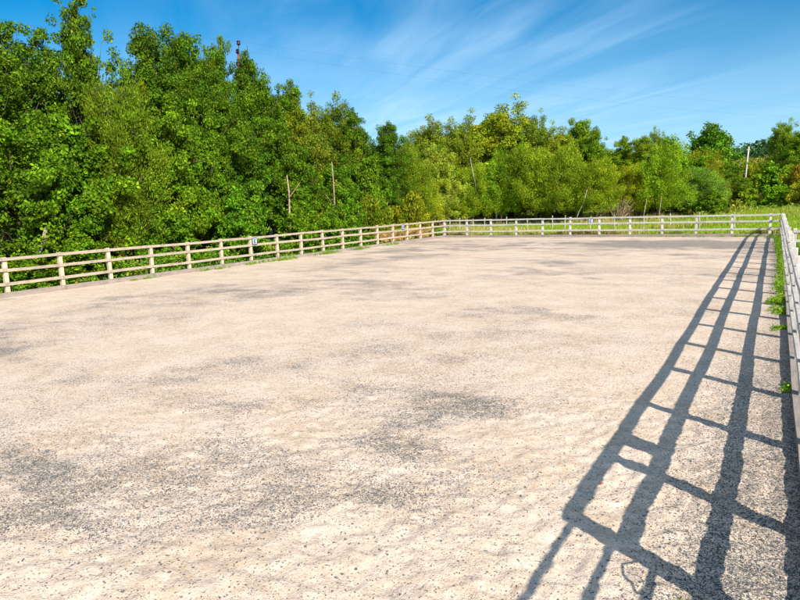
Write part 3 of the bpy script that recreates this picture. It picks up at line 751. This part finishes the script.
BACK = [  # trunks and crowns deeper in the wood that close it off behind the named ones
 (-31.5, 11.0, 7.8), (-31.0, 15.5, 8.0), (-31.5, 19.0, 8.2), (-32, 23.5, 8.6), (-31.5, 28.0, 8.6), (-31.0, 33.0, 8.2), (-30.5, 38.0, 7.6), (-29.0, 43.0, 7.0), (-29.5, 48.5, 7.4), (-28.5, 53.0, 8.0),
 (-21.5, 62.5, 7.6), (-18.0, 63.5, 7.2), (-14.5, 65.0, 6.8), (-11.0, 66.5, 6.2), (-25.5, 65.5, 8.0), (-8.5, 68.0, 6.0), (-5.5, 72.0, 6.4), (-34.5, 60, 8.2)]
bcount = 0
for (x, y, tz) in BACK:
    left = x < -27
    ITEMS.append(('broadleaf_tree', 'tree', ('broad1', 'broad3')[bcount % 2], x, y, tz, 2.9, (.9, .95, 1), 'trees deep in the dark of the wood' if left else 'trees deep behind the far willows',
                  'shaded tree deep in the dark of the wood behind the fence' if left else 'shaded tree in the dark behind the far willows')); bcount += 1

first_use = set()
rz_r = random.Random(5)
for (nm, cat, var, x, y, tz, r, tint, grp, lab) in ITEMS:
    (cm, tm), H0, R0 = VAR[var]
    gz = float(terrain_z(x, y)); root = empty(nm, (x, y, gz)); tag(root, lab, cat, grp)
    rot = rz_r.uniform(0, 6.28)
    if grp is GB or (grp is GL and y > 30): tz = gz + (tz - gz) * .95
    if grp is GL: tint = (tint[0] * .66, tint[1] * .80, tint[2] * .7)
    if grp is GH and nm != 'rowan_bush': tint = (tint[0] * 1.3, tint[1] * 1.35, tint[2] * 1.2)
    if grp is GB: tint = (tint[0] * 1.0, tint[1] * 1.12, tint[2])
    if nm == 'ivy_shrub': tint = tuple(q * .78 for q in tint)
    if var[:3] == 'ash' and grp is GB: r *= 1.15
    for me, pn, mt in ((tm, 'trunk', M_BARK), (cm, 'crown', M_LEAF)):
        if not me.materials: me.materials.append(mt)
        o = bpy.data.objects.new(pn, me); COL.objects.link(o); o.parent = root
        o.scale = (r / R0, r / R0, (tz - gz) / H0); o.rotation_euler = (0, 0, rot)
        if pn == 'crown': o.color = (*tint, 1)


# dead stems and bare trunks -------------------------------------------------
def stem(name, cat, label, pts, rads, mat, branches=(), group=None):
    r = empty(name, pts[0]); tag(r, label, cat, group); p0 = Vector(pts[0])
    MB().tube([Vector(p) - p0 for p in pts], rads, 8).build('trunk', mat, r, True)
    for bp2, br in branches: MB().tube([Vector(p) - p0 for p in bp2], br, 6).build('branch', mat, r, True)
    return r


stem('broken_trunk', 'tree trunk', 'short broken pale trunk leaning out of the dark behind the fence', [(-21.7, 11.05, .3), (-21.7, 11.22, 1.2), (-21.6, 11.42, 1.65), (-21.62, 11.55, 2.05)], [.08, .075, .08, .06], M_PALEBARK)
stem('dead_stump', 'tree trunk', 'pale dead stem with one side branch in the wood past the brown pole', [(-22.0, 24.5, .2), (-21.95, 24.5, 2.4), (-21.95, 24.55, 3.3), (-22.0, 24.52, 4.15)], [.055, .05, .045, .03], M_PALEBARK, [([(-21.85, 24.45, 3.0), (-21.7, 24.8, 3.45), (-21.6, 25.1, 3.8)], [.025, .02, .01])])
stem('slim_trunk', 'tree trunk', 'thin straight pale stem standing in front of the dark wood', [(-21.9, 28.3, .2), (-21.85, 28.3, 2.8), (-21.9, 28.35, 4.0), (-21.9, 28.3, 5.0)], [.042, .038, .034, .02], M_PALEBARK,
     [([(-21.85, 28.3, 2.4), (-21.8, 27.4, 3.2)], [.018, .008])])
stem('leaning_stem', 'tree trunk', 'leaning white dead stem in front of the dark hollow, beside the C plate', [(-14.8, 53.0, .3), (-14.4, 53, 1.3), (-14.0, 53, 2.1), (-13.75, 53.1, 3.2)], [.04, .04, .03, .015], M_BIRCH)
stem('birch_trunk', 'tree trunk', 'upright white birch trunk at the mouth of the dark hollow', [(-22.1, 53.2, 0), (-22.15, 53.2, 1.2), (-22.0, 53.3, 2.4), (-22.1, 53.3, 4.0)], [.07, .065, .06, .05], M_BIRCH)
stem('birch_trunk', 'tree trunk', 'slanting white birch trunk high up between the ash crowns', [(-24.2, 52.3, 0), (-23.3, 51.2, 4.0), (-23.45, 51.0, 5.0), (-23.65, 50.9, 6.4)], [.035, .032, .03, .022], M_BIRCH)
for i, (x, lx, h) in enumerate([(-9.6, .3, 1.9), (-8.3, .15, 2.1)]):
    z = float(terrain_z(x, 55.2))
    stem('dead_sapling', 'tree trunk', ('leaning brown stem at the foot of the brightest round willow', 'upright brown stem under the middle of the brightest round willow')[i],
         [(x, 55.2, z - .1), (x + lx * .5, 55.2, z + h * .5), (x + lx, 55.3, z + h)], [.035, .03, .02], M_PALEBARK, group='stems under the brightest willow')


# dead twiggy tangles (one bare shrub each)
def bare_shrub(x, y, h, n, seed, label, mat=M_PALEBARK):
    rnd = random.Random(seed); z = float(terrain_z(x, y)); b = MB()
    for i in range(n):
        a = rnd.uniform(0, 6.28); s = rnd.uniform(.15, .75) * h; L = h * rnd.uniform(.5, 1.05)
        p = [Vector((rnd.uniform(-.25, .25), rnd.uniform(-.2, .2), -.05))]
        for k in range(1, 4): p.append(Vector((p[0].x + math.cos(a) * s * (k / 3) ** 1.3 + rnd.uniform(-.06, .06), p[0].y + math.sin(a) * s * (k / 3) ** 1.3, L * k / 3)))
        b.tube(p, [.022, .018, .012, .005], 4, False)
        for q in range(3):
            s0 = p[1].lerp(p[3], rnd.random() * .8); b.tube([s0, s0 + Vector((rnd.uniform(-.4, .4), rnd.uniform(-.4, .4), rnd.uniform(.1, .5)))], [.010, .004], 4, False)
    o = b.build('bare_shrub', mat); o.location = (x, y, z); tag(o, label, 'shrub'); return o


bare_shrub(-11.3, 54.2, 2.1, 26, 1, 'leafless tan shrub fanning up under the slim yellow willow')
#bare_shrub(-17.6, 52.8, 2.0, 26, 2, 'leafless twig tangle in the dark hollow past the birch trunk')
#bare_shrub(-19.4, 52.6, 1.7, 22, 3, 'low leafless tangle next to the upright white birch trunk')
#bare_shrub(-20.3, 47.6, 1.3, 16, 4, 'leafless pale twigs behind the stakes at the fence corner')


# stuff ----------------------------------------------------------------------
def clump_stuff(name, pts, hts, rads, per, leaf, aspect, cols, seed, mat=M_LEAF, label=None, cat=None, color=(1, 1, 1), flat=.8, tones=None):
    rng = np.random.default_rng(seed); pts = np.array(pts); n0 = len(pts)
    cnt = np.maximum(5, (per * rng.uniform(.5, 1.5, n0)).astype(int)); idx = np.repeat(np.arange(n0), cnt); n = len(idx)
    u = rng.normal(size=(n, 3)); u /= np.linalg.norm(u, axis=1, keepdims=True); u[:, 2] = np.abs(u[:, 2])
    r = (rads[idx] * rng.uniform(size=n) ** .4)[:, None]
    off = u * r; off[:, 2] = u[:, 2] * hts[idx] * rng.uniform(.5, 1.0, n)
    V, F = leaves(pts[idx] + off, u, np.full(n, leaf), aspect, .5, rng)
    c = leaf_cols(n, rng, **cols) * rng.uniform(.75, 1.25, n0)[idx][:, None]
    if tones is not None: c = c * tones[idx]
    o = link(name, np_mesh(name, V, F, False, c), mat); o.color = (*color, 1)
    return tag(o, label, cat, kind='stuff')


def tz(x, y): return terrain_z(x, y)


rng = np.random.default_rng(5)
n = 1500
x = rng.uniform(-23.4, -20.5, n); y = rng.uniform(2, 42, n)
hh = .25 + .75 * fbm(x / 1.2, y / 1.2, 91) * sstep(-x, 20.4, 21.6) + .25 * sstep(-x, 21.5, 23)
tan = (fbm(x / 1.5, y / 1.5, 93) > .56)
tn = np.where(((y > 31.5) & (y < 38) & (rng.uniform(size=n) < .5))[:, None], np.array([2.9, 1.45, 2.6]), np.where((tan & (rng.uniform(size=n) < .3))[:, None], np.array([2.0, 1.1, 1.6]), np.ones(3)))
clump_stuff('bramble_undergrowth', np.stack([x, y, tz(x, y) + .02], 1), hh, rng.uniform(.2, .42, n), 48, .10, .68, dict(dark=(.05, .13, .008), mid=(.10, .21, .012), light=(.19, .30, .02), podd=.03), 6, label='bright bramble and nettle growth along the foot of the wood', cat='undergrowth', tones=tn)

# scrub on the slope
n = 3400
x = rng.uniform(-34, 26, n); y = 66 + 78 * rng.uniform(size=n) ** .85
k = (x > -14 + (y - 70) * -.1) ; x = x[k]; y = y[k]; n = len(x)
hh = .3 + 2.3 * fbm(x / 3.5, y / 3.5, 95) * sstep(y, 65, 78)
f = fbm(x / 4, y / 5, 97)[:, None]
tn = np.where(f > .58, np.array([1.35, 1.0, 1.8]), np.where(f < .42, np.array([.75, 1.0, 1.1]), np.array([1.15, .95, 1.])))
clump_stuff('slope_scrub', np.stack([x, y, tz(x, y)], 1), hh, rng.uniform(.5, 1.1, n), 42, .30, .5, dict(dark=(.08, .12, .008), mid=(.18, .22, .015), light=(.30, .32, .04), podd=.06), 7, label='mixed bramble, gorse and bracken covering the slope', cat='scrub', tones=tn)

# far wood on the ridge, distance haze put into the leaf colours as blue
n = 900
x = rng.uniform(-150, 120, n); y = rng.uniform(190, 390, n)
clump_stuff('far_wood', np.stack([x, y, tz(x, y) + 1.5], 1), rng.uniform(4, 8.5, n), rng.uniform(3.5, 6, n), 120, 1.15, .7, dict(dark=(.025, .07, .022), mid=(.045, .105, .028), light=(.08, .15, .04), podd=0), 8, label='distant dark green wood on the ridge behind the pale pole', cat='wood')


# grass
def grass(name, x, y, z, h, wd, cols, seed, label, cat='grass', lean=.45):
    rng = np.random.default_rng(seed); n = len(x); a = rng.uniform(0, 2 * np.pi, n); l = rng.uniform(0, lean, n) * h
    d = np.stack([np.cos(a), np.sin(a), np.zeros(n)], 1); b = rng.uniform(0, 2 * np.pi, n); s = np.stack([np.cos(b), np.sin(b), np.zeros(n)], 1) * wd[:, None]
    P = np.stack([x, y, z - .02], 1); T = P + d * l[:, None] + np.array([0, 0, 1]) * h[:, None]
    M = P + d * (l * .3)[:, None] + np.array([0, 0, .55]) * h[:, None]
    V = np.stack([P - s, P + s, M + s * .8, T, M - s * .8], 1).reshape(-1, 3); F = np.arange(n * 5).reshape(n, 5)
    o = link(name, np_mesh(name, V, F, False, cols), M_GRASS); return tag(o, label, cat, kind='stuff')


n = 120000
x = rng.uniform(-34, 14, n); y = 39.2 + 38 * rng.uniform(size=n) ** 1.5
f = fbm(x / 2.6, y / 2.2, 101); f2 = fbm(x / .7, y / .7, 103)
tall = sstep(f, .52, .66)
h = .07 + .10 * f2 + .42 * tall * rng.uniform(.3, 1, n) + .25 * sstep(y, 50, 54) * sstep(f2, .4, .7) + .22 * sstep(-y, -40.6, -39.3) * rng.uniform(.2, 1, n)
green = np.array([.24, .36, .010]) * rng.uniform(.7, 1.35, n)[:, None]; tanc = np.array([.52, .42, .15]) * rng.uniform(.6, 1.2, n)[:, None]
pt = np.clip(.02 + (.8 - .45 * sstep(x, -9, -5)) * tall + .06 * f2 + (.25 - .2 * sstep(x, -9, -4)) * sstep(y, 50, 56) + .35 * sstep(-y, -40.4, -39.3), 0, .9)
cc = np.where((rng.uniform(size=n) < pt)[:, None], tanc, green)
grass('meadow_grass', x, y, tz(x, y), h, rng.uniform(.010, .026, n), cc, 9, 'bright meadow grass with dry tan patches beyond the far fence')

n = 9000
x = rng.uniform(-22.6, -20.5, n); y = rng.uniform(30.5, 38.6, n); f = fbm(x / 1.1, y / 1.1, 107); k = f > .42; x = x[k]; y = y[k]; n = len(x)
grass('dry_grass', x, y, tz(x, y), rng.uniform(.35, .95, n), rng.uniform(.008, .018, n), np.array([.62, .42, .16]) * rng.uniform(.6, 1.15, n)[:, None], 10, 'tall dry tan grass behind the fence near its far corner', lean=.35)

# weeds at the fence feet (inside edges of the arena)
def weeds(name, spots, seed, label, leaf=.034, cols=None, color=(1, 1, 1)):
    rng = np.random.default_rng(seed); P = []; Hh = []; Rd = []
    for (cx, cy, rx, ry, n, h) in spots:
        for i in range(n):
            P.append((cx + rng.normal() * rx, cy + rng.normal() * ry, .0)); Hh.append(h * rng.uniform(.4, 1.2)); Rd.append(rng.uniform(.04, .11))
    P = np.array(P); P[:, 0] = np.clip(P[:, 0], XL - .3, XR + .35)
    clump_stuff(name, P, np.array(Hh), np.array(Rd), 38, leaf, .45, cols or dict(dark=(.09, .20, .008), mid=(.17, .32, .012), light=(.28, .42, .03), podd=.04), seed, label=label, cat='weeds', color=color)


weeds('edge_weeds', [(.16, 15.6, .09, .35, 60, .10), (.20, 14.2, .07, .22, 34, .09), (.22, 12.4, .06, .14, 16, .08), (.22, 18, .07, 1.2, 70, .20), (.28, 22, .07, 1.6, 120, .32), (.30, 27, .08, 2.2, 160, .40), (.28, 33, .12, 2.6, 200, .42),
                     (.2, 37.6, .25, .7, 60, .25), (.27, 8.6, .03, .12, 6, .10), (-.28, 3.62, .03, .02, 2, .03)],
      21, 'bright green weeds along the arena edge under the ladder fence')
weeds('fence_weeds', [(XL + .24, 17.3, .10, .35, 30, .12), (XL + .22, 19.6, .10, .3, 40, .16), (XL + .26, 21.6, .13, .5, 90, .22), (XL + .22, 24.9, .10, .5, 70, .24), (XL + .2, 28.0, .10, .6, 60, .22), (XL + .18, 31.5, .08, .6, 40, .2), (XL + .22, 14.0, .06, .4, 20, .10), (-5, 38.45, 1.6, .06, 60, .10), (-1.2, 38.45, .8, .06, 50, .12)],
      22, 'low green weeds creeping over the kickboards onto the sand')

# rubber crumb and stones lying on the near sand (real pieces)
n = 150000
yy = 1.2 + 13 * rng.uniform(size=n) ** 1.9; xx = XR - .06 - (XR + 7.5) * rng.uniform(size=n) ** 1.15
kp = rng.uniform(size=n) < (.05 + .95 * chip_density(xx, yy)) * (.35 + .65 * sstep(-yy, -12, -3)); xx = xx[kp]; yy = yy[kp]; n = len(xx)
s = rng.uniform(.0025, .0085, n)[:, None]
base = np.stack([xx, yy, arena_z(xx, yy) + .001], 1)
dirs4 = rng.normal(size=(4, n, 3)); dirs4 /= np.linalg.norm(dirs4, axis=2, keepdims=True)
tet = np.array([[1, 1, 1], [-1, -1, 1], [-1, 1, -1], [1, -1, -1]]) * .7
V = np.stack([base + (tet[k] + dirs4[k] * .45) * s * np.array([1, 1, .75]) for k in range(4)], 1).reshape(-1, 3)
i4 = np.arange(n)[:, None] * 4; F = np.concatenate([i4 + np.array([[0, 1, 2]]), i4 + np.array([[0, 3, 1]]), i4 + np.array([[0, 2, 3]]), i4 + np.array([[1, 3, 2]])], 0)
tag(link('rubber_crumb', np_mesh('rubber_crumb', V, F), M_RUB), 'dark rubber crumb scattered over the sand', 'rubber crumb', kind='stuff')

# a few fallen leaves
for i, (x0, y0, c, lb) in enumerate([(-.19, 5.48, (.70, .48, .16), 'yellow fallen leaf on the sand between shadow and kickboard'), (-1.13, 4.95, (.62, .22, .10), 'orange fallen leaf between the rail shadows near the plate shadow')]):
    V, F = leaves(np.array([[x0, y0, float(arena_z(np.array([x0]), np.array([y0]))[0]) + .014]]), np.array([[0, 0, 3.]]), np.array([.038]), .75, 3, np.random.default_rng(i), dirs=np.array([[1, .5 + i, .05]]))
    o = link('fallen_leaf', np_mesh('fallen_leaf', V, F, False, np.array([c])), M_GRASS); tag(o, lb, 'leaf', 'fallen leaves on the sand')

# ------------------------------------------------------------------ poles and cables
def upole(label, x, y, ztop, r, mat, head=True):
    gz = float(terrain_z(x, y)); ro = empty('utility_pole', (x, y, gz)); tag(ro, label, 'pole'); H = ztop - gz
    MB().tube([(0, 0, -.5), (0, 0, H * .5), (0, 0, H)], [r * 1.25, r * 1.1, r], 12).build('pole', mat, ro, True)
    if head:
        d = Vector((.5, .86, 0)); sd = Vector((-.86, .5, 0))
        for k, (a, z) in enumerate(((-.10, .72), (.28, -.02 + .3), (.42, -.45))):
            p = sd * a + Vector((0, 0, H + z)); q0 = sd * max(a - .25, -.0) + Vector((0, 0, H - .35 + min(0, z)))
            MB().tube([q0, q0.lerp(p, .6) + Vector((0, 0, -.05)), p - Vector((0, 0, .10))], .035, 6).build('bracket', M_CABLE, ro, True)
            ins = MB().tube([p + Vector((0, 0, zq)) for zq in (-.14, -.1, -.04, -.02, .04, .06, .12, .15)], [.07, .13, .13, .08, .13, .13, .09, .04], 10).build('insulator', M_INSUL, ro, True)
    else:
        MB().box((0, 0, H - .35), (.4, .06, .06), rz=.4).build('crossarm', mat, ro)
        MB().tube([(.15, .06, H - .3), (.15, .06, H - .12)], .04, 8).build('insulator', M_INSUL, ro)
    return ro


upole('reddish brown wooden pole head with dark insulators above the trees', -30.0, 29.6, 12.35, .115, M_POLE)
upole('pale slim pole leaning on the scrubby slope beside the lone round oak', -3.5, 90.0, 8.15, .085, M_POLEP, False).rotation_euler = (0, R(3.0), 0)


def cable(p0, p1, sag, label, r=.003, n=24):
    p0, p1 = Vector(p0), Vector(p1); pts = []
    for i in range(n + 1):
        t = i / n; p = p0.lerp(p1, t); p.z -= sag * 4 * t * (1 - t); pts.append(p - p0)
    o = MB().tube(pts, r, 5, False).build('power_cable', M_CABLE, None, True); o.location = p0; return tag(o, label, 'cable', 'cables on the brown pole')


hd = Vector((-30, 29.6, 12.35)); sd = Vector((-.86, .5, 0))
A1 = hd + sd * -.10 + Vector((0, 0, .82)); A2 = hd + sd * .28 + Vector((0, 0, .38))
cable(A1, (14, 98, 11.4), .9, 'upper cable crossing the sky from the brown pole head over the far trees')
cable(A2, (13.0, 99, 10.6), 1.1, 'lower cable crossing the sky from the brown pole head over the far trees')
cable(A1, (-40.5, 10.5, 12.9), .12, 'upper cable from the pole head going off over the ragged alders')
cable(A2, (-40.9, 10.9, 12.45), .14, 'lower cable from the pole head going off over the ragged alders')
o = MB().tube([(0, 0, 0), (0, 0, -.75)], .018, 6).build('cable_dropper', M_CABLE); o.location = (-29.7, 30.1, 12.95); tag(o, 'short thin rod hanging from the cables beside the brown pole head', 'rod')
